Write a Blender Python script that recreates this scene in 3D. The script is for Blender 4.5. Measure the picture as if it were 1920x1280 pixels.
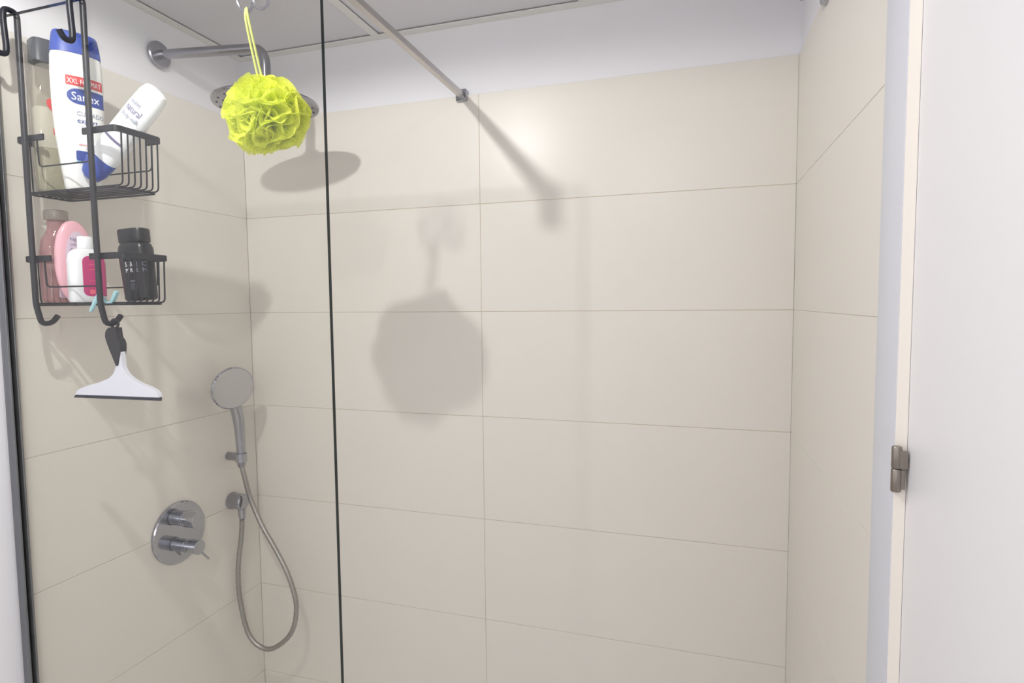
import bpy, bmesh, math, random
from mathutils import Vector, Matrix, Quaternion, noise
random.seed(7)
for o in list(bpy.data.objects): bpy.data.objects.remove(o, do_unlink=True)
SC = bpy.context.scene
COL = SC.collection
PI = math.pi

# ------------------------------------------------------------------ camera, world, lights, exposure
yaw, pitch, roll = -0.3008, -0.0668, -0.0101
fwd = Vector((math.sin(yaw)*math.cos(pitch), math.cos(yaw)*math.cos(pitch), math.sin(pitch)))
rgt = Vector((math.cos(yaw), -math.sin(yaw), 0)); up = rgt.cross(fwd)
cr, sr = math.cos(roll), math.sin(roll)
r2, u2 = cr*rgt+sr*up, -sr*rgt+cr*up
cam = bpy.data.objects.new('camera', bpy.data.cameras.new('camera')); COL.objects.link(cam)
cam.matrix_world = Matrix(((r2.x, u2.x, -fwd.x, 1.3619), (r2.y, u2.y, -fwd.y, -1.5395), (r2.z, u2.z, -fwd.z, 1.5239), (0, 0, 0, 1)))
cam.data.sensor_width = 36; cam.data.lens = 1085.37*36/1920; cam.data.clip_start = 0.01
SC.camera = cam
w = bpy.data.worlds.new('world'); SC.world = w; w.use_nodes = True
w.node_tree.nodes['Background'].inputs[0].default_value = (1, 1, 1, 1)
w.node_tree.nodes['Background'].inputs[1].default_value = 0.05
SC.view_settings.view_transform = 'Standard'; SC.view_settings.look = 'None'
SC.view_settings.gamma = 1; SC.view_settings.use_curve_mapping = False
SC.view_settings.exposure = -0.43
SC.cycles.max_bounces = 16; SC.cycles.diffuse_bounces = 8; SC.cycles.glossy_bounces = 6
SC.cycles.transparent_max_bounces = 32; SC.cycles.transmission_bounces = 12
SC.cycles.sample_clamp_indirect = 6

LAMPS = [((0.60, -1.145, 2.272), 31, (1.0, 0.985, 0.965)), ((1.13, -2.09, 2.272), 13, (1.0, 0.975, 0.93))]
for loc, power, colr in LAMPS:
    l = bpy.data.lights.new('downlight_beam', 'SPOT'); l.energy = power; l.color = colr
    l.spot_size = math.radians(177); l.spot_blend = 0.16; l.shadow_soft_size = 0.014
    o = bpy.data.objects.new('downlight_beam', l); o.location = loc; COL.objects.link(o)

# added fill light on the right wall behind the camera, brightening the left wall
wl_ = bpy.data.lights.new('fill_light', 'AREA'); wl_.shape = 'RECTANGLE'; wl_.size = 1.0; wl_.size_y = 0.95; wl_.energy = 9; wl_.color = (1.0, 0.985, 0.97)
wo_ = bpy.data.objects.new('fill_light', wl_); wo_.location = (1.565, -2.35, 1.55); wo_.rotation_euler = (0, math.radians(90), 0); COL.objects.link(wo_)

# ------------------------------------------------------------------ materials
def lin(c):
    return tuple(((v/255)/12.92 if v/255 <= 0.04045 else ((v/255+0.055)/1.055)**2.4) for v in c)
def mat(name, c, rough=0.5, metal=0.0, vary=0.03, scale=8.0, spec=0.5, bump=0.0, bscale=200, trans=0.0, ior=1.45, coat=0.0):
    m = bpy.data.materials.new(name); m.use_nodes = True
    nt = m.node_tree; b = nt.nodes['Principled BSDF']
    b.inputs['Roughness'].default_value = rough; b.inputs['Metallic'].default_value = metal
    b.inputs['Specular IOR Level'].default_value = spec; b.inputs['IOR'].default_value = ior
    b.inputs['Transmission Weight'].default_value = trans; b.inputs['Coat Weight'].default_value = coat
    tc = nt.nodes.new('ShaderNodeTexCoord'); n = nt.nodes.new('ShaderNodeTexNoise')
    n.inputs['Scale'].default_value = scale; n.inputs['Detail'].default_value = 3
    nt.links.new(tc.outputs['Object'], n.inputs['Vector'])
    mx = nt.nodes.new('ShaderNodeMix'); mx.data_type = 'RGBA'
    l = lin(c); nt.links.new(n.outputs['Fac'], mx.inputs['Factor'])
    mx.inputs['A'].default_value = tuple(min(1, v*(1-vary)) for v in l)+(1,)
    mx.inputs['B'].default_value = tuple(min(1, v*(1+vary)) for v in l)+(1,)
    nt.links.new(mx.outputs['Result'], b.inputs['Base Color'])
    if bump:
        n2 = nt.nodes.new('ShaderNodeTexNoise'); n2.inputs['Scale'].default_value = bscale
        nt.links.new(tc.outputs['Object'], n2.inputs['Vector'])
        bp = nt.nodes.new('ShaderNodeBump'); bp.inputs['Strength'].default_value = bump; bp.inputs['Distance'].default_value = 0.001
        nt.links.new(n2.outputs['Fac'], bp.inputs['Height']); nt.links.new(bp.outputs['Normal'], b.inputs['Normal'])
    return m
def thin_clear(name, tint, gloss_rough=0.02, ior=1.45, body=0.0, bodyc=(255, 255, 255), gain=1.0):
    """clear sheet or thin-walled clear plastic: transparent with a Fresnel reflection and some milky body"""
    m = bpy.data.materials.new(name); m.use_nodes = True; nt = m.node_tree; nt.nodes.clear()
    out = nt.nodes.new('ShaderNodeOutputMaterial'); tr = nt.nodes.new('ShaderNodeBsdfTransparent')
    tr.inputs[0].default_value = lin(tint)+(1,)
    gl = nt.nodes.new('ShaderNodeBsdfGlossy'); gl.inputs['Roughness'].default_value = gloss_rough
    # Schlick reflectance on either side of the sheet
    f0 = ((ior-1)/(ior+1))**2
    ge = nt.nodes.new('ShaderNodeNewGeometry'); dt = nt.nodes.new('ShaderNodeVectorMath'); dt.operation = 'DOT_PRODUCT'
    nt.links.new(ge.outputs['Normal'], dt.inputs[0]); nt.links.new(ge.outputs['Incoming'], dt.inputs[1])
    def mth(op, a, b=None):
        n_ = nt.nodes.new('ShaderNodeMath'); n_.operation = op
        for i_, v_ in enumerate((a, b)):
            if v_ is None: continue
            if isinstance(v_, (int, float)): n_.inputs[i_].default_value = v_
            else: nt.links.new(v_, n_.inputs[i_])
        return n_.outputs[0]
    c5 = mth('POWER', mth('SUBTRACT', 1.0, mth('ABSOLUTE', dt.outputs['Value'])), 5.0)
    refl = mth('MULTIPLY', mth('ADD', mth('MULTIPLY', c5, 1-f0), f0), gain)
    cur = tr.outputs[0]
    if body:
        df = nt.nodes.new('ShaderNodeBsdfDiffuse'); df.inputs[0].default_value = lin(bodyc)+(1,)
        tc = nt.nodes.new('ShaderNodeTexCoord'); n = nt.nodes.new('ShaderNodeTexNoise'); n.inputs['Scale'].default_value = 25
        nt.links.new(tc.outputs['Object'], n.inputs['Vector'])
        mr = nt.nodes.new('ShaderNodeMapRange'); mr.inputs['To Min'].default_value = body*0.85; mr.inputs['To Max'].default_value = min(1, body*1.15)
        nt.links.new(n.outputs['Fac'], mr.inputs['Value'])
        mb = nt.nodes.new('ShaderNodeMixShader'); nt.links.new(mr.outputs[0], mb.inputs[0])
        nt.links.new(cur, mb.inputs[1]); nt.links.new(df.outputs[0], mb.inputs[2]); cur = mb.outputs[0]
    mx = nt.nodes.new('ShaderNodeMixShader'); nt.links.new(refl, mx.inputs[0])
    nt.links.new(cur, mx.inputs[1]); nt.links.new(gl.outputs[0], mx.inputs[2]); nt.links.new(mx.outputs[0], out.inputs[0])
    return m

M = {
 'tile': mat('cream_satin_tile', (225, 221, 213), 0.31, vary=0.015, scale=3, spec=0.36),
 'grout': mat('beige_grout', (206, 194, 176), 0.9),
 'paint': mat('white_wall_paint', (232, 232, 236), 0.8, vary=0.01, bump=0.05),
 'lacquer': mat('white_lacquer', (232, 232, 235), 0.38, vary=0.01, scale=2),
 'casing': mat('white_casing_lacquer', (208, 210, 218), 0.4, vary=0.01, scale=2),
 'jamb_lit': mat('jamb_lit_warm', (246, 240, 230), 0.4, vary=0.01),
 'panel': mat('ceiling_panel_grey_white', (218, 218, 222), 0.9, vary=0.02, bump=0.05),
 'grid': mat('ceiling_grid_white', (226, 226, 222), 0.6),
 'dark': mat('dark_gap', (60, 58, 56), 0.9),
 'floor': mat('floor_tile', (218, 212, 206), 0.4, vary=0.05),
 'chrome': mat('polished_chrome', (176, 178, 185), 0.08, metal=1.0, vary=0.01),
 'chrome_satin': mat('satin_chrome', (160, 160, 167), 0.22, metal=1.0, vary=0.02),
 'chrome_face': mat('grey_spray_face', (190, 189, 188), 0.3, metal=0.5, vary=0.02),
 'bar': mat('brushed_steel_bar', (196, 192, 190), 0.3, metal=1.0, vary=0.02),
 'steel': mat('braided_steel_hose', (168, 165, 162), 0.28, metal=1.0, vary=0.15, scale=120, bump=0.5, bscale=500),
 'nickel': mat('satin_nickel', (150, 142, 134), 0.32, metal=1.0, vary=0.05, scale=60),
 'alu': mat('grey_aluminium_channel', (128, 130, 134), 0.35, metal=0.8, vary=0.04),
 'black': mat('matt_black_metal', (24, 25, 35), 0.42, vary=0.05, spec=0.5),
 'rubber': mat('dark_rubber', (48, 52, 66), 0.6),
 'handle': mat('charcoal_plastic', (36, 36, 44), 0.4),
 'sqwhite': mat('white_squeegee_plastic', (226, 228, 240), 0.4),
 'white': mat('white_plastic', (236, 238, 236), 0.32, vary=0.01, coat=0.2),
 'white2': mat('bright_white_plastic', (242, 246, 250), 0.32, vary=0.01, coat=0.2),
 'blue': mat('blue_cap_plastic', (48, 76, 168), 0.4),
 'navy': mat('navy_print', (38, 66, 150), 0.5),
 'lightblue': mat('pale_blue_print', (120, 190, 215), 0.5),
 'red': mat('red_print', (206, 62, 62), 0.5),
 'printwhite': mat('white_print', (245, 245, 248), 0.5),
 'grey': mat('grey_print', (140, 146, 168), 0.5),
 'violet': mat('violet_print', (122, 112, 150), 0.5),
 'magenta': mat('magenta_label', (196, 56, 122), 0.45, vary=0.03),
 'pinklight': mat('salmon_print', (240, 110, 130), 0.5),
 'pink': mat('pink_plastic', (232, 178, 190), 0.3, vary=0.02, coat=0.3),
 'labelpink': mat('pale_label', (214, 196, 214), 0.5),
 'green': mat('green_print', (60, 130, 84), 0.5),
 'capdark': mat('dark_grey_cap', (66, 70, 78), 0.4),
 'blackbottle': mat('black_bottle_plastic', (20, 21, 28), 0.3, vary=0.03),
 'cyan': mat('pale_cyan_plastic', (170, 216, 226), 0.35),
 'gel': mat('grey_green_scrub', (168, 168, 146), 0.6, vary=0.25, scale=160),
 'gelwhite': mat('milky_gel', (214, 214, 206), 0.5),
 'cord': mat('yellow_green_cord', (206, 212, 128), 0.6, vary=0.08, scale=300),
 'edge': mat('green_black_glass_edge', (18, 34, 36), 0.15, vary=0.1),
 'lens': None,
}
M['glass'] = thin_clear('clear_shower_glass', (253, 253, 252), 0.0, 1.45, gain=0.8)
M['clearpink'] = thin_clear('clear_pink_plastic', (232, 206, 208), 0.06, 1.45, 0.30, (205, 165, 168), 1.2)
M['clear'] = thin_clear('clear_plastic', (238, 236, 230), 0.05, 1.45, 0.14, (214, 208, 196), 1.2)
M['clearhook'] = thin_clear('clear_suction_rubber', (247, 247, 250), 0.06, 1.4, 0.02, (200, 200, 205), 1.6)
M['clearpeg'] = thin_clear('smoky_clear_hook', (228, 229, 235), 0.08, 1.45, 0.13, (165, 166, 172), 1.6)
M['clearcap'] = thin_clear('clear_grey_cap', (214, 208, 204), 0.06, 1.45, 0.35, (178, 170, 164), 1.4)
m = bpy.data.materials.new('lamp_lens'); m.use_nodes = True; b = m.node_tree.nodes['Principled BSDF']
b.inputs['Emission Color'].default_value = (1, .96, .9, 1); b.inputs['Emission Strength'].default_value = 6; M['lens'] = m
# net of the bath puff: translucent yellow mesh with fine holes
m = bpy.data.materials.new('yellow_net'); m.use_nodes = True; nt = m.node_tree; nt.nodes.clear()
out = nt.nodes.new('ShaderNodeOutputMaterial'); df = nt.nodes.new('ShaderNodeBsdfDiffuse'); tl = nt.nodes.new('ShaderNodeBsdfTranslucent')
df.inputs[0].default_value = lin((234, 240, 96))+(1,); tl.inputs[0].default_value = lin((240, 246, 120))+(1,)
a = nt.nodes.new('ShaderNodeMixShader'); a.inputs[0].default_value = 0.45
nt.links.new(df.outputs[0], a.inputs[1]); nt.links.new(tl.outputs[0], a.inputs[2])
tc = nt.nodes.new('ShaderNodeTexCoord'); vo = nt.nodes.new('ShaderNodeTexVoronoi'); vo.inputs['Scale'].default_value = 420
nt.links.new(tc.outputs['Object'], vo.inputs['Vector'])
mr = nt.nodes.new('ShaderNodeMapRange'); mr.inputs['From Min'].default_value = 0.25; mr.inputs['From Max'].default_value = 0.6
mr.inputs['To Min'].default_value = 0.68; mr.inputs['To Max'].default_value = 0.95
nt.links.new(vo.outputs['Distance'], mr.inputs['Value'])
tp = nt.nodes.new('ShaderNodeBsdfTransparent'); b2 = nt.nodes.new('ShaderNodeMixShader')
nt.links.new(mr.outputs[0], b2.inputs[0]); nt.links.new(tp.outputs[0], b2.inputs[1]); nt.links.new(a.outputs[0], b2.inputs[2])
nt.links.new(b2.outputs[0], out.inputs[0]); M['net'] = m

# ------------------------------------------------------------------ helpers
def obj(name, bm, ma, parent=None, smooth=False, loc=None):
    me = bpy.data.meshes.new(name)
    bmesh.ops.recalc_face_normals(bm, faces=bm.faces[:])
    bm.to_mesh(me); bm.free()
    for x in (ma if isinstance(ma, (list, tuple)) else [ma]): me.materials.append(x)
    if smooth:
        me.polygons.foreach_set('use_smooth', [True]*len(me.polygons))
        me.set_sharp_from_angle(angle=math.radians(40))
    o = bpy.data.objects.new(name, me); COL.objects.link(o)
    if parent: o.parent = parent
    if loc: o.location = loc
    return o
def thing(name, label, cat, loc=(0, 0, 0), rot=(0, 0, 0), group=None):
    o = bpy.data.objects.new(name, None); COL.objects.link(o); o.empty_display_size = 0.03
    o.location = loc; o.rotation_euler = rot; o['label'] = label; o['category'] = cat
    if group: o['group'] = group
    return o
def struct(o, label=None, cat=None):
    o['kind'] = 'structure'
    if label: o['label'] = label
    if cat: o['category'] = cat
    return o
def box(bm, lo, hi, bev=0.0, seg=2):
    vs = [bm.verts.new((x, y, z)) for x in (lo[0], hi[0]) for y in (lo[1], hi[1]) for z in (lo[2], hi[2])]
    fs = [bm.faces.new([vs[i] for i in q]) for q in ((0, 1, 3, 2), (4, 6, 7, 5), (0, 4, 5, 1), (2, 3, 7, 6), (0, 2, 6, 4), (1, 5, 7, 3))]
    if bev:
        es = list({e for f in fs for e in f.edges})
        bmesh.ops.bevel(bm, geom=es, offset=bev, segments=seg, profile=0.6, affect='EDGES')
    return bm
def B(): return bmesh.new()
def smooth_path(pts, n=8, closed=False):
    P = [Vector(p) for p in pts]; out = []
    N = len(P)
    for i in range(N if closed else N-1):
        p0 = P[i-1] if (i > 0 or closed) else P[0]*2-P[1]
        p1, p2 = P[i], P[(i+1) % N]
        p3 = P[(i+2) % N] if (i+2 < N or closed) else P[-1]*2-P[-2]
        for k in range(n):
            t = k/n
            out.append(0.5*((2*p1)+(p2-p0)*t+(2*p0-5*p1+4*p2-p3)*t*t+(3*p1-p0-3*p2+p3)*t**3))
    if not closed: out.append(P[-1])
    return out
def round_corners(pts, r=0.01, n=5):
    P = [Vector(p) for p in pts]; out = [P[0]]
    for i in range(1, len(P)-1):
        a, b, c = P[i-1], P[i], P[i+1]
        d1, d2 = (a-b), (c-b); rr = min(r, d1.length*.49, d2.length*.49)
        s, e = b+d1.normalized()*rr, b+d2.normalized()*rr
        for k in range(n+1):
            t = k/n; out.append((1-t)**2*s+2*t*(1-t)*b+t*t*e)
    out.append(P[-1]); return out
def tube(bm, pts, r, n=10, closed=False, sec=None, upv=None):
    """sweep a circle (or the closed section sec [(u,v)]) along pts; r may be a list"""
    P = [Vector(p) for p in pts]; N = len(P)
    rings = []; prev = None
    for i in range(N):
        t = ((P[(i+1) % N]-P[i-1]) if (closed or 0 < i < N-1) else (P[1]-P[0] if i == 0 else P[-1]-P[-2])).normalized()
        if prev is None:
            ref = Vector(upv) if upv else (Vector((0, 0, 1)) if abs(t.z) < 0.9 else Vector((1, 0, 0)))
            u = (ref-t*ref.dot(t)).normalized()
        else:
            u = (prev-t*prev.dot(t)).normalized()
        prev = u; v = t.cross(u)
        rr = r[i] if isinstance(r, (list, tuple)) else r
        if sec: ring = [bm.verts.new(P[i]+u*a+v*b) for a, b in sec]
        else: ring = [bm.verts.new(P[i]+u*(rr*math.cos(2*PI*k/n))+v*(rr*math.sin(2*PI*k/n))) for k in range(n)]
        rings.append(ring)
    m_ = len(rings[0])
    for i in range(N if closed else N-1):
        A, C = rings[i], rings[(i+1) % N]
        for k in range(m_): bm.faces.new((A[k], A[(k+1) % m_], C[(k+1) % m_], C[k]))
    if not closed:
        bm.faces.new(rings[0][::-1]); bm.faces.new(rings[-1])
    return bm
def rsec(w, h, b=0.0015):
    w /= 2; h /= 2
    return [(w, h-b), (w-b, h), (-w+b, h), (-w, h-b), (-w, -h+b), (-w+b, -h), (w-b, -h), (w, -h+b)]
def lathe(bm, prof, mtx=None, n=32, cap=True):
    """profile [(radius, height)] about local z, placed by mtx"""
    mtx = mtx or Matrix(); rings = []
    for r, z in prof:
        rings.append([bm.verts.new(mtx @ Vector((max(r, 1e-5)*math.cos(2*PI*k/n), max(r, 1e-5)*math.sin(2*PI*k/n), z))) for k in range(n)])
    for A, C in zip(rings, rings[1:]):
        for k in range(n): bm.faces.new((A[k], A[(k+1) % n], C[(k+1) % n], C[k]))
    if cap: bm.faces.new(rings[0][::-1]); bm.faces.new(rings[-1])
    return bm
def axis_m(origin, d):
    d = Vector(d).normalized()
    return Matrix.Translation(Vector(origin)) @ d.to_track_quat('Z', 'Y').to_matrix().to_4x4()
def loft(bm, prof, n=36, cap=True):
    """prof rows: (z, half width, half depth, exponent, x shift, y shift): superellipse sections stacked up z"""
    rings = []
    for row in prof:
        z, a, b, e = row[:4]; cx = row[4] if len(row) > 4 else 0; cy = row[5] if len(row) > 5 else 0
        ring = []
        for k in range(n):
            t = 2*PI*k/n; c, s = math.cos(t), math.sin(t)
            ring.append(bm.verts.new((cx+a*math.copysign(abs(c)**(2/e), c), cy+b*math.copysign(abs(s)**(2/e), s), z)))
        rings.append(ring)
    for A, C in zip(rings, rings[1:]):
        for k in range(n): bm.faces.new((A[k], A[(k+1) % n], C[(k+1) % n], C[k]))
    if cap: bm.faces.new(rings[0][::-1]); bm.faces.new(rings[-1])
    return bm
def front_y(prof, x, z, eps=0.0006):
    rows = prof
    for A, C in zip(rows, rows[1:]):
        if A[0] <= z <= C[0] and C[0] > A[0]:
            t = (z-A[0])/(C[0]-A[0]); break
    else: A = C = rows[-1]; t = 0
    a, b, e = (A[i]+(C[i]-A[i])*t for i in (1, 2, 3))
    cx = (A[4] if len(A) > 4 else 0); cy = (A[5] if len(A) > 5 else 0)
    q = min(0.999, abs((x-cx)/a))
    return cy-b*(1-q**e)**(1/e)-eps
def print_patch(prof, outline, name, ma, parent, eps=0.0006, grid=(14, 10), thick=0.0003):
    """a printed or stuck-on patch following the bottle's front: outline is a list of (x,z)"""
    xs = [p[0] for p in outline]; zs = [p[1] for p in outline]
    bm = B(); vs = [bm.verts.new((p[0], 0, p[1])) for p in outline]; bm.faces.new(vs)
    for k in range(1, grid[0]):
        x = min(xs)+(max(xs)-min(xs))*k/grid[0]
        bmesh.ops.bisect_plane(bm, geom=bm.verts[:]+bm.edges[:]+bm.faces[:], plane_co=(x, 0, 0), plane_no=(1, 0, 0))
    for k in range(1, grid[1]):
        z = min(zs)+(max(zs)-min(zs))*k/grid[1]
        bmesh.ops.bisect_plane(bm, geom=bm.verts[:]+bm.edges[:]+bm.faces[:], plane_co=(0, 0, z), plane_no=(0, 0, 1))
    for v in bm.verts: v.co.y = front_y(prof, v.co.x, v.co.z, eps)
    return obj(name, bm, ma, parent)
def rrect(x0, z0, x1, z1, r, n=5, corners=(1, 1, 1, 1)):
    out = []
    for (cx, cz, a0, on) in ((x1-r, z1-r, 0, corners[0]), (x0+r, z1-r, 90, corners[1]), (x0+r, z0+r, 180, corners[2]), (x1-r, z0+r, 270, corners[3])):
        if on:
            for k in range(n+1):
                t = math.radians(a0+90*k/n); out.append((cx+r*math.cos(t), cz+r*math.sin(t)))
        else:
            out.append((cx+(r if a0 in (0, 270) else -r), cz+(r if a0 in (0, 90) else -r)))
    return out
def lettering(prof, text, x, z, size, name, ma, parent, eps=0.0012, rot=0.0, sx=1.0, bold=0.0):
    cu = bpy.data.curves.new('lettering', 'FONT'); cu.body = text; cu.size = size; cu.offset = bold
    cu.align_x = 'LEFT'; cu.resolution_u = 2
    t = bpy.data.objects.new('lettering', cu); COL.objects.link(t)
    me = bpy.data.meshes.new_from_object(t.evaluated_get(bpy.context.evaluated_depsgraph_get()))
    bpy.data.objects.remove(t); bm = B(); bm.from_mesh(me); bpy.data.meshes.remove(me)
    c, s = math.cos(rot), math.sin(rot)
    for v in bm.verts:
        px, pz = v.co.x*sx, v.co.y
        X, Z = x+px*c-pz*s, z+px*s+pz*c
        v.co = (X, front_y(prof, X, Z, eps), Z)
    return obj(name, bm, ma, parent)

# ------------------------------------------------------------------ setting: walls, tiles, ceiling, floor, door
W, T, CZ, YB = 1.5976, 2.10, 2.2877, -3.0
GAP = 0.0007
def wall(name, lo, hi):
    return struct(obj(name, box(B(), lo, hi), M['paint']))
wb = wall('wall_back', (-0.12, 0.0045, 0), (W+0.12, 0.12, 2.5))
wl = wall('wall_left', (-0.12, YB, 0), (-0.0045, 0.0045, 2.5))
wf = wall('wall_front', (-0.12, YB-0.1, 0), (W+0.12, YB, 2.5))
YD0, YD1, ZD = -0.786, -1.56, 2.03           # door opening in the right wall
bm = B(); outline = [(0.0045, 0), (0.0045, 2.5), (YB, 2.5), (YB, 0), (YD1, 0), (YD1, ZD), (YD0, ZD), (YD0, 0)]
f = bm.faces.new([bm.verts.new((W+0.0045, y, z)) for y, z in outline])
r = bmesh.ops.extrude_face_region(bm, geom=[f]); bmesh.ops.translate(bm, verts=[v for v in r['geom'] if isinstance(v, bmesh.types.BMVert)], vec=(0.1155, 0, 0))
wr = struct(obj('wall_right', bm, M['paint']))
bm = box(B(), (-0.12, YB-0.1, -0.1), (W+0.12, 0.12, 0)); struct(obj('floor', bm, M['floor']))

def tile_mesh(lo, hi):
    bm = box(B(), lo, hi, 0.0006, 1); me = bpy.data.meshes.new('tile'); bmesh.ops.recalc_face_normals(bm, faces=bm.faces[:]); bm.to_mesh(me); bm.free()
    me.materials.append(M['tile']); return me
def put_tiles(me, parent, base):
    for k in range(7):
        o = bpy.data.objects.new('tile', me); COL.objects.link(o); o.parent = parent
        j = random.uniform(-0.00015, 0.00015)
        o.location = (base[0]+(j if parent is not wb else 0), base[1]+(j if parent is wb else 0), T-0.3*(k+1))
XV = 0.7951
put_tiles(tile_mesh((0, 0, GAP), (XV-GAP, 0.004, 0.3-GAP)), wb, (0, 0, 0))
put_tiles(tile_mesh((XV+GAP, 0, GAP), (W, 0.004, 0.3-GAP)), wb, (0, 0, 0))
YT = -0.708                                   # front end of the tiled side walls
put_tiles(tile_mesh((-0.004, YT, GAP), (0, -0.0001, 0.3-GAP)), wl, (0, 0, 0))
put_tiles(tile_mesh((0, YT, 0.0003), (0.004, -0.0001, 0.3-0.0003)), wr, (W, 0, 0))
for nm, lo, hi, p in (('grout', (0, 0.0012, 0), (W, 0.0044, T-0.001), wb), ('grout', (-0.0044, YT, 0), (-0.0012, 0, T-0.001), wl), ('grout', (W+0.0012, YT, 0), (W+0.0044, 0, T-0.001), wr)):
    obj(nm, box(B(), lo, hi), M['grout'], p)

tr = thing('bounce_tray', 'flat white shower tray, added unseen on the floor to bounce light up the tiled walls', 'shower tray', (W/2, -0.36, 0))  # out of view, added in white to bounce light onto the lower walls
bm = box(B(), (-W/2+0.001, -0.40, 0), (W/2-0.001, 0.358, 0.03), 0.004, 2)
obj('basin', bm, M['white'], tr, True)
obj('drain', lathe(B(), [(0.055, 0.0302), (0.054, 0.033), (0.0, 0.0332)], None, 36), M['chrome_satin'], tr, True)

# suspended ceiling: slab, grid bars, edge trims, loose panels
ce = struct(obj('ceiling', box(B(), (-0.12, YB, CZ+0.03), (W+0.12, 0.12, CZ+0.13)), M['dark']))
gx = [0.491, 1.091]; gy = [-0.6, -1.2, -1.8, -2.4]
for x in gx: obj('grid_bar', box(B(), (x-0.012, YB, CZ), (x+0.012, -0.0223, CZ+0.004), 0.0008, 1), M['grid'], ce)
for y in gy: obj('cross_bar', box(B(), (0.002, y-0.012, CZ+0.0003), (W-0.002, y+0.012, CZ+0.0038)), M['grid'], ce)
obj('edge_trim', box(B(), (-0.004, -0.022, CZ), (W+0.004, 0.004, CZ+0.003)), M['grid'], ce)
obj('edge_trim', box(B(), (-0.004, YB, CZ), (0.022, -0.0225, CZ+0.003)), M['grid'], ce)
obj('edge_trim', box(B(), (W-0.022, YB, CZ), (W+0.004, -0.0225, CZ+0.003)), M['grid'], ce)
xs = [0.0]+gx+[W]; ys = [0.0]+gy+[YB]
for i in range(3):
    for j in range(5):
        x0, x1, y0, y1 = xs[i], xs[i+1], ys[j+1], ys[j]
        e = 0.016
        obj('ceiling_panel', box(B(), (x0+e*0.6, y0+e*0.6, CZ+0.0065), (x1-e*0.6, y1-e*0.6, CZ+0.02)), M['panel'], ce)

# door in the right wall, its casing and its hinge
dr = obj('door_1', box(B(), (W+0.0005, YD1+0.003, 0.006), (W+0.037, YD0-0.0013, ZD-0.003), 0.0006, 2), M['lacquer'], smooth=True)
struct(dr)
for nm, lo, hi in (('trim_1', (1.5845, YD0, 0), (W+0.02, -0.7095, ZD+0.072)), ('trim_2', (1.5845, YD1-0.072, 0), (W+0.02, YD1, ZD+0.072))):
    struct(obj(nm, box(B(), lo, hi, 0.0015, 2), M['casing'], smooth=True))
struct(obj('trim_3', box(B(), (1.5845, YD1, ZD), (W+0.02, YD0, ZD+0.072), 0.0015, 2), M['casing'], smooth=True))
jb = obj('lit_jamb_edge', box(B(), (1.5860, YD0-0.0011, 0.001), (W+0.0003, YD0-0.0001, ZD-0.004)), M['jamb_lit'], bpy.data.objects['trim_1'])  # lamp light on the reveal, put into a brighter, warmer strip colour
hx, hy, h0, h1, hm = 1.5862, -0.7925, 1.3050, 1.3570, 1.3315
def knuckle(z0, z1, nm):
    bm = lathe(B(), [(0.0046, z0), (0.0052, z0+0.0008), (0.0052, z1-0.0008), (0.0046, z1)], Matrix.Translation((hx, hy, 0)), 20); return obj(nm, bm, M['nickel'], dr, True)
knuckle(hm+0.0004, h1, 'hinge_knuckle'); knuckle(h0, hm-0.0004, 'hinge_knuckle')
obj('hinge_leaf', box(B(), (hx+0.002, hy-0.0052, hm+0.001), (1.5962, hy-0.0030, h1-0.004), 0.0005, 1), M['nickel'], dr)
obj('hinge_leaf', box(B(), (hx+0.002, hy-0.0025, h0+0.003), (1.5948, hy-0.0005, hm-0.001), 0.0005, 1), M['nickel'], dr)

wn = struct(obj('fill_panel_1', box(B(), (W-0.012, -2.90, 1.04), (W+0.02, -1.80, 2.06)), M['lacquer']))  # unseen window-shaped frame and glowing pane, added to house the fill light
m = bpy.data.materials.new('glowing_fill_pane'); m.use_nodes = True; b = m.node_tree.nodes['Principled BSDF']
b.inputs['Base Color'].default_value = (.8, .8, .8, 1); b.inputs['Emission Color'].default_value = (1, .985, .97, 1); b.inputs['Emission Strength'].default_value = 1.5
obj('pane', box(B(), (W-0.016, -2.85, 1.09), (W-0.0125, -1.85, 2.01)), m, wn)
# ------------------------------------------------------------------ ceiling downlights (above and behind the camera)
for (loc, _, _), side in zip(LAMPS, ('nearer the shower', 'farther from the shower')):
    t = thing('downlight', 'round white recessed ceiling downlight, the one '+side, 'ceiling light', (loc[0], loc[1], CZ), group=None)
    obj('trim_ring', lathe(B(), [(0.030, 0.002), (0.030, -0.004), (0.041, -0.004), (0.044, 0.0)], n=32, cap=False), M['grid'], t, True)
    obj('lens', lathe(B(), [(0.0295, -0.001), (0.0295, 0.002)], n=32), M['lens'], t)

# ------------------------------------------------------------------ shower screen and its stay
YG = -0.700; GX1 = 0.787; GZ = 2.098
scn = thing('shower_screen', 'tall frameless clear glass shower screen with a dark green free edge', 'shower screen', (0.4, YG-0.004, 0.0302))
bm = box(B(), (0.004-0.4, -0.004, 0.004), (GX1-0.4, 0.004, GZ-0.0302))
bm.normal_update()
for f_ in bm.faces: f_.material_index = 1 if abs(f_.normal.y) < 0.5 else 0
obj('pane', bm, [M['glass'], M['edge']], scn)
bm = B()
box(bm, (0.0005-0.4, -0.0085, 0.0), (0.004-0.4, 0.0085, GZ-0.0302), 0.0004, 1)
box(bm, (0.004-0.4, -0.0085, 0.0), (0.020-0.4, -0.0045, GZ-0.0302), 0.0004, 1)
box(bm, (0.004-0.4, 0.0045, 0.0), (0.020-0.4, 0.0085, GZ-0.0302), 0.0004, 1)
obj('wall_channel', bm, M['alu'], scn)['label'] = 'slim grey metal channel fixed to the wall'

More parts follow.
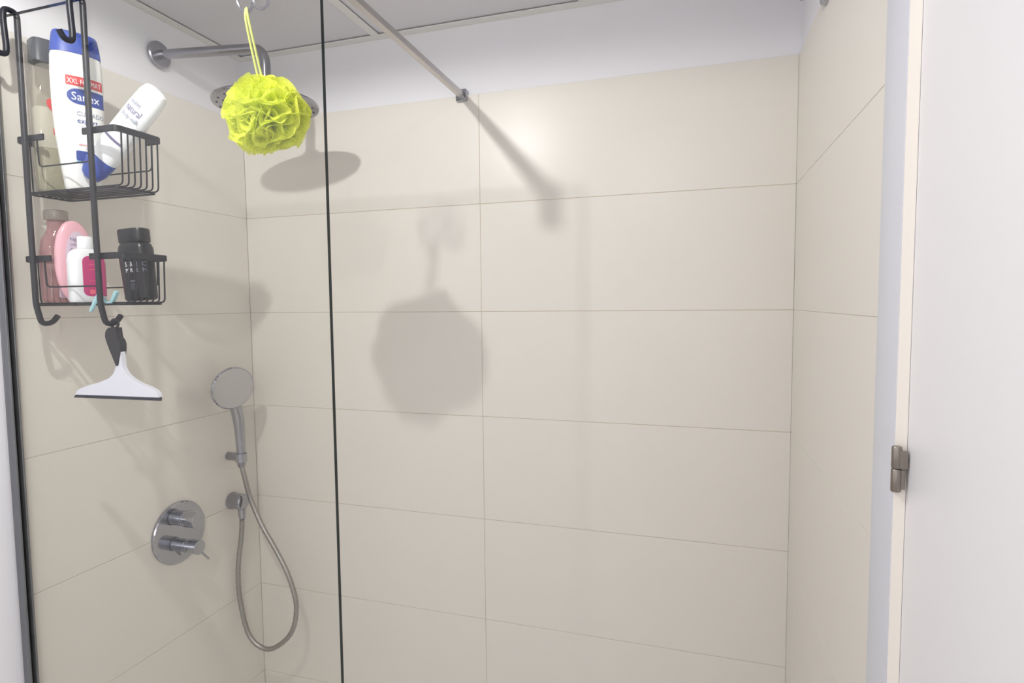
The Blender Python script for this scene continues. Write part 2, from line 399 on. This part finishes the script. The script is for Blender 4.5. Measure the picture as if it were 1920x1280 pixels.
bx, bz = 0.749, 2.0975
st = thing('stabiliser_bar', 'square steel stay bar running from the back wall to the glass top', 'support bar', (bx, 0, bz))
obj('bar', box(B(), (-0.0075, YG-0.012, -0.0075), (0.0075, -0.010, 0.0075), 0.0008, 1), M['bar'], st)
bm = box(B(), (-0.0175, -0.012, -0.015), (0.0135, -0.0003, 0.0165), 0.0012, 1)
obj('wall_flange', bm, M['chrome'], st, True)['label'] = 'small square chrome wall socket'
bm = B(); box(bm, (-0.010, YG-0.022, -0.03), (0.010, YG-0.0085, 0.012), 0.001, 1)
obj('glass_clamp', bm, M['chrome'], st, True)

# ------------------------------------------------------------------ overhead shower
rs = thing('rain_shower', 'chrome overhead rain shower on a bent wall arm behind the yellow puff', 'shower head', (0, -0.30, 2.19))
obj('wall_flange', lathe(B(), [(0.034, 0.0003), (0.034, 0.007), (0.031, 0.010), (0.0135, 0.011)], axis_m((0, 0, 0), (1, 0, 0)), 40), M['chrome_satin'], rs, True)
arm = round_corners([(0.010, 0, 0), (0.342, 0, -0.027), (0.340, 0, -0.128)], 0.045, 10)
obj('arm', tube(B(), arm, 0.0122, 20), M['chrome_satin'], rs, True)
hz = 2.018-2.19
hd = obj('head', lathe(B(), [(0.020, hz+0.044), (0.022, hz+0.026), (0.030, hz+0.0205), (0.108, hz+0.014), (0.124, hz+0.011), (0.126, hz+0.007), (0.124, hz+0.002), (0.118, hz)], Matrix.Translation((0.340, 0, 0)), 56), M['chrome_satin'], rs, True)
bm = B()
for ring, cnt in ((0.02, 6), (0.04, 12), (0.06, 18), (0.08, 24), (0.098, 30), (0.112, 20)):
    for k in range(cnt):
        t = 2*PI*k/cnt+ring*9
        lathe(bm, [(0.0024, hz-0.0016), (0.0028, hz+0.0005)], Matrix.Translation((0.340+ring*math.cos(t), ring*math.sin(t), 0)), 8)
nz = obj('nozzles', bm, M['rubber'], hd); nz['kind'] = 'stuff'

# ------------------------------------------------------------------ hand shower, holder, outlet, mixer
hold = thing('shower_holder', 'small chrome wall holder carrying the hand shower', 'shower holder', (0, -0.119, 1.061))
obj('post', lathe(B(), [(0.0115, 0.0003), (0.0125, 0.002), (0.0125, 0.037), (0.0115, 0.039)], axis_m((0, 0, 0), (1, 0, 0)), 28), M['chrome_satin'], hold, True)
bm = lathe(B(), [(0.0165, -0.012), (0.0165, 0.014), (0.0138, 0.014), (0.0132, -0.012), (0.0165, -0.012)], Matrix.Translation((0.055, -0.006, 0)), 24, cap=False)
obj('cradle', bm, M['chrome'], hold, True)

hsx, hsy = 0.055, -0.125
hs = thing('hand_shower', 'chrome hand shower with round grey face and looping steel hose', 'hand shower', (hsx, hsy, 1.048))
nrm = Vector((0.94, -0.30, -0.18)).normalized()
hc = Vector((0.030, -0.054, 0.236))
mh = axis_m(hc, nrm)
obj('head', lathe(B(), [(0.012, -0.034), (0.030, -0.030), (0.048, -0.022), (0.059, -0.011), (0.0635, -0.002), (0.0635, 0.002), (0.061, 0.0045)], mh, 44), M['chrome'], hs, True)
obj('spray_face', lathe(B(), [(0.0602, 0.0035), (0.059, 0.0052), (0.03, 0.0062), (0.0, 0.0064)], mh, 44), M['chrome_face'], hs, True)['label'] = 'flat grey spray face'
neck = smooth_path([(0, 0, 0.030), (0.0, -0.001, 0.080), (0.002, -0.006, 0.125), (0.004, -0.015, 0.162), (0.006, -0.028, 0.195), hc-nrm*0.022], 6)
rad = [0.0128+0.004*min(1, i/14)-0.0 for i in range(len(neck))]
obj('handle', tube(B(), neck, [max(.012, v) for v in rad], 20), M['chrome'], hs, True)
obj('hose_nut', lathe(B(), [(0.0095, -0.016), (0.0118, -0.010), (0.0122, 0.030)], None, 20), M['chrome_satin'], hs, True)
ox, oy, oz = 0.038, -0.112, 0.918
hose_w = [(hsx, hsy, 1.040), (hsx+0.007, hsy+0.004, 0.995), (0.072, -0.110, 0.925), (0.106, -0.105, 0.845), (0.150, -0.100, 0.770), (0.193, -0.098, 0.688), (0.214, -0.098, 0.600),
          (0.190, -0.100, 0.511), (0.112, -0.104, 0.452), (0.048, -0.112, 0.487), (0.020, -0.116, 0.600), (0.018, -0.117, 0.705), (0.033, -0.114, 0.810), (0.037, -0.113, 0.862)]
hose = smooth_path([(x-hsx, y-hsy, z-1.048) for x, y, z in hose_w], 10)
bm = tube(B(), hose, [0.0074+0.0005*math.cos(i*PI) for i in range(len(hose))], 14)
obj('hose', bm, M['steel'], hs, True)['label'] = 'grey ribbed steel hose'

ou = thing('hose_outlet', 'round chrome wall outlet where the steel hose ends', 'wall outlet', (0, oy, oz))
obj('body', lathe(B(), [(0.021, 0.0003), (0.0265, 0.001), (0.0265, 0.006), (0.024, 0.014), (0.0245, 0.030), (0.0235, 0.038)], axis_m((0, 0, 0), (1, 0, 0)), 14), M['chrome_satin'], ou, False)
obj('cover_disc', lathe(B(), [(0.0235, 0.0385), (0.025, 0.040), (0.025, 0.043), (0.022, 0.0475), (0.012, 0.049)], axis_m((0, 0, 0), (1, 0, 0)), 30), M['chrome'], ou, True)
obj('spout', lathe(B(), [(0.0125, -0.020), (0.0115, -0.034), (0.0095, -0.052)], Matrix.Translation((ox-0.001, 0, 0)), 20), M['chrome'], ou, True)

mx = thing('shower_mixer', 'round chrome concealed mixer plate with two knobs on the left wall', 'shower mixer', (0, -0.312, 0.896))
obj('plate', lathe(B(), [(0.0845, 0.0003), (0.0855, 0.002), (0.0855, 0.008), (0.083, 0.0105), (0.0, 0.0108)], axis_m((0, 0, 0), (1, 0, 0)), 64), M['chrome'], mx, True)
def knob(z, r, name, lever=False):
    k = obj(name, lathe(B(), [(r*0.92, 0.011), (r*0.92, 0.030), (r*0.86, 0.031), (r*0.86, 0.034), (r, 0.035), (r, 0.040), (r*0.96, 0.0405), (r*0.96, 0.042), (r, 0.0425), (r, 0.074), (r-0.001, 0.075)], axis_m((0, 0.0, z), (1, 0, 0)), 36), M['chrome'], mx, True)
    return k
knob(0.041, 0.0225, 'upper_knob')
lk = knob(-0.036, 0.0195, 'lower_knob')
d = Vector((0.0, 0.62, -0.78)).normalized(); p0 = Vector((0.062, 0, -0.036))+d*0.015
obj('lever', tube(B(), [p0, p0+d*0.05], 0.0032, 12), M['chrome'], lk, True)

# ------------------------------------------------------------------ wall hook at the top right
wh = thing('wall_hook', 'small chrome peg hook high on the right tiled wall', 'hook', (W, -0.30, 2.104))
obj('flange', lathe(B(), [(0.033, 0.0003), (0.033, 0.004), (0.030, 0.0085), (0.010, 0.009)], axis_m((0, 0, 0), (-1, 0, 0)), 36), M['chrome'], wh, True)
obj('peg', lathe(B(), [(0.0075, 0.008), (0.0075, 0.040), (0.0098, 0.0405), (0.0098, 0.046), (0.008, 0.047)], axis_m((0, 0, -0.0095), (-1, 0, 0)), 24), M['chrome'], wh, True)

# ------------------------------------------------------------------ caddy hung over the glass
cd = thing('shower_caddy', 'two-tier black wire caddy hooked over the top of the glass screen', 'caddy', (0.17, -0.685, 1.49))
def C(x, y, z): return Vector((x-0.17, y+0.685, z-1.49))
RX = (0.0775, 0.2545)
YR = -0.6925
for i, x in enumerate(RX):
    dx = 0.003 if i == 0 else 0.003
    def X(z): return x+(dx*(1.70-z)/0.2*0.6 if z < 1.70 else 0)
    path = round_corners([C(X(1.52), -0.651, 1.506), C(X(1.50), -0.6635, 1.491), C(X(1.49), -0.684, 1.490), C(X(1.52), YR, 1.53), C(x, YR, 1.70), C(x, YR, 2.085), C(x, YR, 2.1065), C(x, -0.7165, 2.1065), C(x, -0.7180, 2.085),
                          C(x, -0.7150, 2.033), C(x, -0.7160, 2.018), C(x, -0.7310, 2.016), C(x, -0.7400, 2.030)], 0.011, 6)
    obj('upright', tube(B(), path, 0.0054, 12), M['black'], cd, True)
def basket(z1, z0, x0, x1, nw):
    yf, yb = -0.685, -0.584; xm0, xm1 = 0.118, 0.226
    sec = rsec(0.0125, 0.0045, 0.0012)
    rim = obj('basket', tube(B(), round_corners([C(xm1, yf, z1), C(x1, yf, z1), C(x1, yb, z1), C(xm1+0.045, yb, z1)], 0.012, 5), 0, sec=sec, upv=(0, 0, 1)), M['black'], cd, True)
    obj('side_rail', tube(B(), round_corners([C(xm0, yf, z1), C(x0, yf, z1), C(x0, yb, z1), C(xm0-0.04, yb, z1)], 0.012, 5), 0, sec=sec, upv=(0, 0, 1)), M['black'], rim, True)
    rw = 0.0016
    for yy, a, b in ((yf+0.0005, 0.099, 0.245), (yb-0.0005, 0.085, 0.283)):
        zd = 0.058
        obj('guard_wire', tube(B(), round_corners([C(a, yy, z1), C(a+0.003, yy, z1-zd), C(b-0.002, yy, z1-zd), C(b, yy, z1)], 0.010, 5), rw, 8), M['black'], rim, True)
    for k in range(nw):
        yy = yf+0.012+(yb-yf-0.022)*k/(nw-1)
        obj('basket_wire', tube(B(), round_corners([C(x0, yy, z1), C(x0+0.002, yy, z0), C(x1-0.003, yy, z0), C(x1, yy, z1)], 0.010, 5), rw, 8), M['black'], rim, True)
    obj('base_wire', tube(B(), round_corners([C(0.17, yf+0.008, z0-0.0032), C(x1-0.012, yf+0.008, z0-0.0032), C(x1-0.012, yb-0.006, z0-0.0032), C(x0+0.012, yb-0.006, z0-0.0032), C(x0+0.012, yf+0.008, z0-0.0032), C(0.168, yf+0.008, z0-0.0032)], 0.012, 5), 0.0020, 8), M['black'], rim, True)
basket(1.8650, 1.7600, 0.041, 0.3095, 7)
basket(1.6235, 1.5320, 0.043, 0.3120, 7)
ZU, ZL = 1.7620, 1.5340                       # tops of the two wire floors

# ------------------------------------------------------------------ bottles in the upper basket
# white bottle with blue cap
sx = thing('shampoo_bottle', 'big white bottle with blue cap and red and blue print, standing in the upper basket', 'bottle', (0.1500, -0.634, ZU), (0, 0, math.radians(66)))
pr = [(0, 0.026, 0.016, 2.4), (0.006, 0.030, 0.019, 2.4), (0.05, 0.0355, 0.021, 2.3), (0.11, 0.0415, 0.0225, 2.2), (0.17, 0.0445, 0.023, 2.2), (0.23, 0.0450, 0.0225, 2.2), (0.268, 0.0435, 0.0215, 2.2), (0.2735, 0.042, 0.0205, 2.2)]
obj('body', loft(B(), pr, 44), M['white'], sx, True)
prc = [(0.2740, 0.0430, 0.0215, 2.2), (0.285, 0.0425, 0.0212, 2.2), (0.312, 0.0385, 0.019, 2.3), (0.3165, 0.036, 0.0175, 2.3), (0.318, 0.030, 0.014, 2.3)]
obj('cap', loft(B(), prc, 44), M['blue'], sx, True)['label'] = 'blue flip-top cap'
print_patch(pr, rrect(-0.024, 0.2085, 0.040, 0.2275, 0.001, 2), 'red_label', M['red'], sx)
lettering(pr, 'XXL FORMAT', -0.0215, 0.2125, 0.0145, 'lettering', M['printwhite'], sx, sx=0.66)
print_patch(pr, [(0.0415, 0.1725), (0.0415, 0.2035)]+[(-0.004-0.0195*math.sin(t), 0.188+0.0155*math.cos(t)) for t in [PI*k/10 for k in range(11)]], 'blue_label', M['navy'], sx)
lettering(pr, 'Sanex', -0.0165, 0.1800, 0.0225, 'lettering', M['printwhite'], sx, sx=0.92)
lettering(pr, 'CUIDADO', -0.009, 0.150, 0.0125, 'lettering', M['grey'], sx, sx=0.85)
lettering(pr, 'expert', -0.009, 0.1355, 0.0150, 'lettering', M['navy'], sx, sx=0.9)
lettering(pr, 'cuerpo', -0.002, 0.1260, 0.0075, 'lettering', M['grey'], sx)
lettering(pr, 'dermo', -0.008, 0.0905, 0.0065, 'lettering', M['red'], sx)
lettering(pr, 'piel', 0.004, 0.0850, 0.0060, 'lettering', M['grey'], sx)
print_patch(pr, rrect(-0.013, 0.0600, 0.026, 0.0800, 0.003, 3), 'blue_panel', M['navy'], sx)
lettering(pr, 'PIEL', 0.003, 0.0680, 0.0075, 'lettering', M['printwhite'], sx)
print_patch(pr, rrect(-0.013, 0.0545, 0.026, 0.0595, 0.001, 2), 'pale_stripe', M['lightblue'], sx)

# clear scrub bottle with dark cap
sb = thing('scrub_bottle', 'clear bottle of grey-green scrub with a broad dark cap, behind the blue-capped bottle', 'bottle', (0.0730, -0.632, ZU), (0, 0, math.radians(74)))
ps = [(0, 0.030, 0.017, 3), (0.005, 0.0345, 0.021, 3), (0.10, 0.0375, 0.0225, 2.8), (0.20, 0.0375, 0.0225, 2.8), (0.245, 0.034, 0.0215, 2.6), (0.258, 0.028, 0.019, 2.4), (0.264, 0.024, 0.0175, 2.2)]
obj('body', loft(B(), ps, 40), M['clear'], sb, True)
pi_ = [(0.003, 0.029, 0.016, 3), (0.008, 0.0325, 0.0195, 3), (0.04, 0.034, 0.020, 2.8), (0.09, 0.0345, 0.0205, 2.8), (0.092, 0.033, 0.019, 2.8)]
obj('scrub', loft(B(), pi_, 36), M['gel'], sb, True)['label'] = 'grainy grey-green scrub'
pw = [(0.0925, 0.033, 0.0195, 2.8), (0.12, 0.0345, 0.0205, 2.8), (0.170, 0.0345, 0.0205, 2.8), (0.175, 0.033, 0.019, 2.8)]
obj('milky_layer', loft(B(), pw, 36), M['gelwhite'], sb, True)['label'] = 'milky upper layer'
obj('cap', loft(B(), [(0.2645, 0.031, 0.0200, 4), (0.266, 0.0340, 0.0215, 4), (0.308, 0.0340, 0.0215, 4), (0.3115, 0.032, 0.0205, 4)], 40), M['capdark'], sb, True)['label'] = 'broad dark grey cap'
heart = []
for k in range(28):
    t = 2*PI*k/28; heart.append((-0.004+0.00085*16*math.sin(t)**3*1.0, 0.178+0.0012*(13*math.cos(t)-5*math.cos(2*t)-2*math.cos(3*t)-math.cos(4*t))))
print_patch(ps, heart, 'red_heart', M['red'], sb)
lettering(ps, 'Frui', -0.010, 0.120, 0.020, 'lettering', M['red'], sb)

# leaning white bottle standing on its blue cap
ax = Vector((0.155, 0.018, 0.146)).normalized()
tip = Vector((0.1955, -0.640, ZU+0.0430))
q = Quaternion((0, 0, 1), 0)
zax = ax; yax = -(Vector((0.62, -0.70, 0.30))-zax*zax.dot(Vector((0.62, -0.70, 0.30)))).normalized(); xax = yax.cross(zax)
lb = thing('lotion_bottle', 'white bottle leaning upside down on its blue cap out over the basket side', 'bottle')
lb.rotation_euler = Matrix(((xax.x, yax.x, zax.x), (xax.y, yax.y, zax.y), (xax.z, yax.z, zax.z))).to_euler(); lb.location = tip
pl = [(0.0300, 0.0270, 0.0165, 2.3), (0.045, 0.0288, 0.0190, 2.3), (0.10, 0.0290, 0.0200, 2.3), (0.16, 0.0285, 0.0195, 2.3), (0.195, 0.0265, 0.0175, 2.4), (0.209, 0.022, 0.014, 2.4), (0.213, 0.012, 0.008, 2.2)]
obj('body', loft(B(), pl, 40), M['white2'], lb, True)
obj('cap', loft(B(), [(-0.023, 0.012, 0.008, 2.0), (-0.018, 0.019, 0.0125, 2.1), (-0.002, 0.0250, 0.0155, 2.2), (0.020, 0.0275, 0.017, 2.3), (0.0295, 0.0278, 0.0172, 2.3)], 40), M['blue'], lb, True)['label'] = 'blue cap'
lettering(pl, 'natural', -0.018, 0.148, 0.020, 'lettering', M['violet'], lb, rot=-PI/2*0+0.0, sx=0.62)
lettering(pl, 'body milk', -0.018, 0.134, 0.013, 'lettering', M['grey'], lb, sx=0.75)
lettering(pl, 'suave', -0.018, 0.165, 0.014, 'lettering', M['grey'], lb, sx=0.8)
print_patch(pl, rrect(-0.022, 0.078, 0.022, 0.083, 0.001, 2), 'violet_stripe', M['violet'], lb)

# ------------------------------------------------------------------ things in the lower basket
# clear pink bottle
cp = thing('soap_bottle', 'clear pink bottle with a clear screw cap at the left of the lower basket', 'bottle', (0.0745, -0.640, ZL), (0, 0, math.radians(80)))
pp = [(0, 0.027, 0.019, 2.6), (0.004, 0.0315, 0.0220, 2.6), (0.06, 0.0330, 0.0230, 2.5), (0.105, 0.0325, 0.0230, 2.4), (0.130, 0.0290, 0.0215, 2.2), (0.146, 0.0205, 0.0190, 2.0), (0.153, 0.0165, 0.0165, 2.0), (0.172, 0.0160, 0.0160, 2.0)]
obj('body', loft(B(), pp, 40), M['clearpink'], cp, True)
obj('cap', lathe(B(), [(0.0205, 0.1725), (0.0215, 0.174), (0.0215, 0.192), (0.0195, 0.194)], None, 36), M['clearcap'], cp, True)['label'] = 'clear greyish screw cap'
print_patch(pp, rrect(-0.012, 0.010, 0.026, 0.114, 0.004, 4), 'label', M['labelpink'], cp)
lettering(pp, 'jabon', -0.004, 0.045, 0.012, 'lettering', M['violet'], cp)
lettering(pp, 'rosa', -0.004, 0.022, 0.010, 'lettering', M['navy'], cp)

# oval pink bottle
ov = thing('wash_bottle', 'flat oval pink bottle with a pale label, behind the magenta-labelled bottle', 'bottle', (0.1195, -0.638, ZL), (0, 0, math.radians(84)))
H = 0.170
po = []
for k in range(19):
    t = PI*(0.03+0.94*k/18); po.append((H/2*(1-math.cos(t)/math.cos(PI*0.03)), 0.0385*math.sin(t)**0.85, 0.0125*math.sin(t)**0.6, 2.3))
ovb = obj('body', loft(B(), po, 44), M['pink'], ov, True)
oval = [(0.0235*math.cos(2*PI*k/28), 0.090+0.058*math.sin(2*PI*k/28)) for k in range(28)]
print_patch(po, oval, 'label', M['labelpink'], ov)
print_patch(po, rrect(-0.018, 0.086, 0.0, 0.103, 0.001, 2), 'green_mark', M['green'], ov, eps=0.0012)
lettering(po, 'higiene', -0.014, 0.128, 0.0105, 'lettering', M['violet'], ov)
lettering(po, 'intima', -0.014, 0.117, 0.0105, 'lettering', M['violet'], ov)
lettering(po, 'diaria', -0.016, 0.106, 0.0105, 'lettering', M['violet'], ov)
lettering(po, 'pH', -0.014, 0.066, 0.012, 'lettering', M['navy'], ov)

# white bottle with magenta label
wm = thing('gel_bottle', 'small bright white bottle with a magenta label in the lower basket', 'bottle', (0.1640, -0.6475, ZL), (0, 0, math.radians(76)))
pm = [(0, 0.030, 0.016, 3.2), (0.004, 0.0325, 0.0190, 3.2), (0.05, 0.0325, 0.0190, 3.2), (0.085, 0.0325, 0.0190, 3.2), (0.099, 0.0300, 0.0180, 2.8), (0.107, 0.0225, 0.0160, 2.4), (0.1095, 0.016, 0.0145, 2.0)]
obj('body', loft(B(), pm, 44), M['white2'], wm, True)
obj('cap', lathe(B(), [(0.0135, 0.110), (0.0140, 0.111), (0.0132, 0.133), (0.012, 0.1345)], None, 32), M['white2'], wm, True)
print_patch(pm, rrect(-0.0150, 0.012, 0.0310, 0.094, 0.012, 6, (0, 1, 1, 0)), 'label', M['magenta'], wm)['label'] = 'magenta label with rounded left corners'
print_patch(pm, rrect(-0.004, 0.0165, 0.006, 0.0255, 0.001, 2), 'pale_square', M['pinklight'], wm, eps=0.0012)
for zz in (0.076, 0.066, 0.044): print_patch(pm, rrect(-0.004, zz, 0.020, zz+0.0012, 0.0003, 1), 'pale_line', M['pinklight'], wm, eps=0.0011, grid=(6, 1))

# black bottle, tilted
bl = thing('black_bottle', 'matt black bottle with small white letters tilting at the right of the lower basket', 'bottle', (0.2735, -0.6165, ZL+0.0025), (0, math.radians(-4.5), math.radians(12)))
pb = [(0, 0.0265, 0.017, 3), (0.004, 0.0295, 0.0205, 3), (0.05, 0.0303, 0.0215, 3), (0.092, 0.0318, 0.0225, 3), (0.106, 0.0315, 0.0225, 3), (0.114, 0.0290, 0.021, 2.8), (0.118, 0.025, 0.019, 2.6)]
obj('body', loft(B(), pb, 44), M['blackbottle'], bl, True)
obj('cap', loft(B(), [(0.1185, 0.0275, 0.0195, 3), (0.120, 0.0285, 0.0205, 3), (0.143, 0.0290, 0.0205, 3), (0.146, 0.0275, 0.0195, 3)], 40), M['blackbottle'], bl, True)
for tx, xx, zz, sz, mm in (('S', -0.010, 0.069, 0.013, 'printwhite'), ('B', 0.000, 0.069, 0.013, 'printwhite'), ('E', 0.0125, 0.0685, 0.012, 'grey'), ('C', 0.0235, 0.0685, 0.012, 'grey'),
                           ('M', -0.010, 0.057, 0.012, 'printwhite'), ('R', 0.000, 0.057, 0.012, 'printwhite'), ('E', 0.0125, 0.057, 0.011, 'grey'), ('N', 0.0235, 0.057, 0.011, 'grey')):
    lettering(pb, tx, xx, zz, sz, 'lettering', M[mm], bl, sx=0.8)
ring = lambda r0: [(0.002+r0*math.cos(2*PI*k/18), 0.028+r0*math.sin(2*PI*k/18)) for k in range(18)]
print_patch(pb, ring(0.008), 'round_mark', M['capdark'], bl, grid=(4, 3))
print_patch(pb, rrect(-0.007, 0.0385, 0.008, 0.0400, 0.0004, 1), 'pale_line', M['grey'], bl, grid=(4, 1))

# pale cyan razor hooked on the lower basket
rz = thing('razor', 'pale cyan disposable razor hooked over the lower basket bottom beside the upright', 'razor', (0.232, -0.676, 1.535))
obj('handle', tube(B(), smooth_path([(0.006, 0, 0.022), (-0.006, -0.001, 0.002), (-0.021, -0.003, -0.020)], 6), [0.0030+0.0022*math.sin(PI*(i/12)) for i in range(13)], 12), M['cyan'], rz, True)
obj('neck', tube(B(), smooth_path([(0.004, 0, 0.014), (0.016, 0.003, -0.003), (0.027, 0.004, -0.002)], 6), 0.0030, 10), M['cyan'], rz, True)
bm = B(); box(bm, (-0.0035, -0.004, -0.016), (0.0035, 0.004, 0.016), 0.0018, 2)
hd_ = obj('blade_head', bm, M['cyan'], rz, True); hd_.location = (0.0345, 0.004, 0.006); hd_.rotation_euler = (0, math.radians(32), 0)

# ------------------------------------------------------------------ squeegee on the right hook
sq = thing('squeegee', 'white squeegee with dark rubber lip hanging from the right caddy hook', 'squeegee', (0.2450, -0.664, 1.485), (0, 0, math.radians(3)))
def plate(bm, rows, th):
    """rows: (z, xl, xr) outline, extruded to thickness th with softened edges"""
    L = [bm.verts.new((r_[1], -th/2, r_[0])) for r_ in rows]; R_ = [bm.verts.new((r_[2], -th/2, r_[0])) for r_ in rows]
    L2 = [bm.verts.new((r_[1], th/2, r_[0])) for r_ in rows]; R2 = [bm.verts.new((r_[2], th/2, r_[0])) for r_ in rows]
    for i in range(len(rows)-1):
        for A_, B_ in ((L, R_), (R_, R2), (R2, L2), (L2, L)): bm.faces.new((A_[i], B_[i], B_[i+1], A_[i+1]))
    bm.faces.new((L[0], L2[0], R2[0], R_[0])); bm.faces.new((L[-1], R_[-1], R2[-1], L2[-1]))
    return bm
body = [(-0.040, 0.0165, 0.0245), (-0.060, 0.0155, 0.0265), (-0.080, 0.0115, 0.0270), (-0.0875, 0.0085, 0.0300), (-0.097, 0.003, 0.0370), (-0.106, -0.0095, 0.0500), (-0.115, -0.036, 0.0700), (-0.121, -0.062, 0.0900), (-0.127, -0.081, 0.1030), (-0.133, -0.092, 0.1100), (-0.141, -0.098, 0.1125)]
bm = plate(B(), body, 0.010); bmesh.ops.bevel(bm, geom=[e for e in bm.edges if e.calc_face_angle(0) > 1.0], offset=0.0018, segments=2, affect='EDGES')
obj('blade_body', bm, M['sqwhite'], sq, True)
bm = plate(B(), [(-0.1405, -0.0985, 0.1130), (-0.1480, -0.1060, 0.1130)], 0.0045)
obj('rubber_lip', bm, M['rubber'], sq)['label'] = 'dark rubber lip'
hnd = [(-0.0025, 0.0015, 0.0180), (-0.0075, -0.0055, 0.0185), (-0.014, -0.0085, 0.0190), (-0.022, -0.0090, 0.0200), (-0.029, -0.0070, 0.0255), (-0.036, -0.0045, 0.0275), (-0.046, -0.0006, 0.0268), (-0.056, 0.0038, 0.0245), (-0.066, 0.0082, 0.0210), (-0.075, 0.0122, 0.0190), (-0.0795, 0.0142, 0.0170)]
bm = plate(B(), hnd, 0.015); bmesh.ops.bevel(bm, geom=[e for e in bm.edges if e.calc_face_angle(0) > 1.0], offset=0.0035, segments=3, affect='EDGES')
obj('handle', bm, M['handle'], sq, True)['label'] = 'charcoal curved handle'
ringp = [Vector((0.0122+0.0088*math.cos(2*PI*k/20), -0.003, 0.005+0.0088*math.sin(2*PI*k/20))) for k in range(20)]
obj('hanging_loop', tube(B(), ringp, 0.0024, 8, closed=True), M['handle'], sq, True)

# ------------------------------------------------------------------ bath puff and its suction hook
sh = thing('suction_hook', 'clear suction cup with two small hooks stuck high on the glass', 'hook', (0.632, YG, 2.068))
obj('suction_cup', lathe(B(), [(0.026, 0.0005), (0.025, 0.002), (0.014, 0.006), (0.010, 0.010), (0.0095, 0.014)], axis_m((0, 0, 0), (0, 1, 0)), 32), M['clearhook'], sh, True)
for s_, xx in ((0, -0.020), (1, 0.012)):
    pth = smooth_path([(xx-0.006, 0.010, 0.006), (xx-0.006, 0.012, -0.014), (xx-0.001, 0.014, -0.032), (xx+0.008, 0.020, -0.036), (xx+0.013, 0.026, -0.028), (xx+0.0135, 0.028, -0.018)], 6)
    obj('hook', tube(B(), pth, 0.0028, 10), M['clearpeg'], sh, True)

PC = Vector((0.612, -0.634, 1.872))
pf = thing('bath_puff', 'bright yellow-green net bath puff hanging by its cord behind the glass', 'bath puff', PC)
bm = B(); rnd = random.Random(11)
NT, NR = 132, 9
for k in range(36):
    n_ = Vector((rnd.gauss(0, 1), rnd.gauss(0, 1), rnd.gauss(0, 1))).normalized()
    u_ = n_.orthogonal().normalized(); v_ = n_.cross(u_)
    a0 = rnd.uniform(0, 2*PI); span = rnd.uniform(0.55, 1.0)*2*PI
    m1, m2 = rnd.randint(3, 5), rnd.randint(7, 11); f1, f2 = rnd.uniform(0, 6), rnd.uniform(0, 6)
    RR = 0.0745*rnd.uniform(0.90, 1.03); grid = []
    for i in range(NT):
        t = a0+span*i/(NT-1); row = []
        for j in range(NR):
            s_ = 0.18+0.82*j/(NR-1)
            d = (u_*math.cos(t)+v_*math.sin(t)+n_*(0.42*s_*math.sin(m1*t+f1)+0.12*s_*math.sin(m2*t+f2))).normalized()
            rr = RR*s_*(1+0.05*math.sin(3*t+f2)+0.02*math.sin(m2*t+f1))
            p = d*rr*(1+0.16*noise.noise(d*1.6+Vector((3.1, 0.4, 7.7)))+0.10*max(0, d.dot(Vector((0.93, 0, -0.37))))**4)
            p += Vector((noise.noise(p*26+Vector((k, 0, 0))), noise.noise(p*26+Vector((0, k, 5))), noise.noise(p*26+Vector((9, 0, k)))))*0.009*s_
            p.x *= 1.02; p.y *= 0.78; p.z *= 0.88
            if p.y < -0.060: p.y = -0.060
            row.append(bm.verts.new(p))
        grid.append(row)
    for i in range(NT-1):
        for j in range(NR-1): bm.faces.new((grid[i][j], grid[i+1][j], grid[i+1][j+1], grid[i][j+1]))
obj('net', bm, M['net'], pf, True)
hk = Vector((0.632-0.012, YG+0.020, 2.068-0.0335))-PC
lp = smooth_path([(0.004, -0.004, 0.030), (0.0030, -0.012, 0.065), tuple(hk+Vector((0.004, 0.000, -0.02))), tuple(hk+Vector((0.001, 0, 0.0035))), tuple(hk+Vector((-0.003, 0.000, -0.02))), (0.010, -0.010, 0.065), (0.010, -0.002, 0.030)], 7)
lp = smooth_path([(0.002, -0.004, 0.030), (-0.003, -0.014, 0.070), tuple(hk+Vector((-0.003, 0.0, -0.018))), tuple(hk+Vector((-0.0005, 0, 0.0035))), tuple(hk+Vector((0.003, 0.0, -0.018))), (0.005, -0.014, 0.070), (0.010, -0.004, 0.030)], 7)
obj('cord', tube(B(), lp, 0.0021, 8), M['cord'], pf, True)
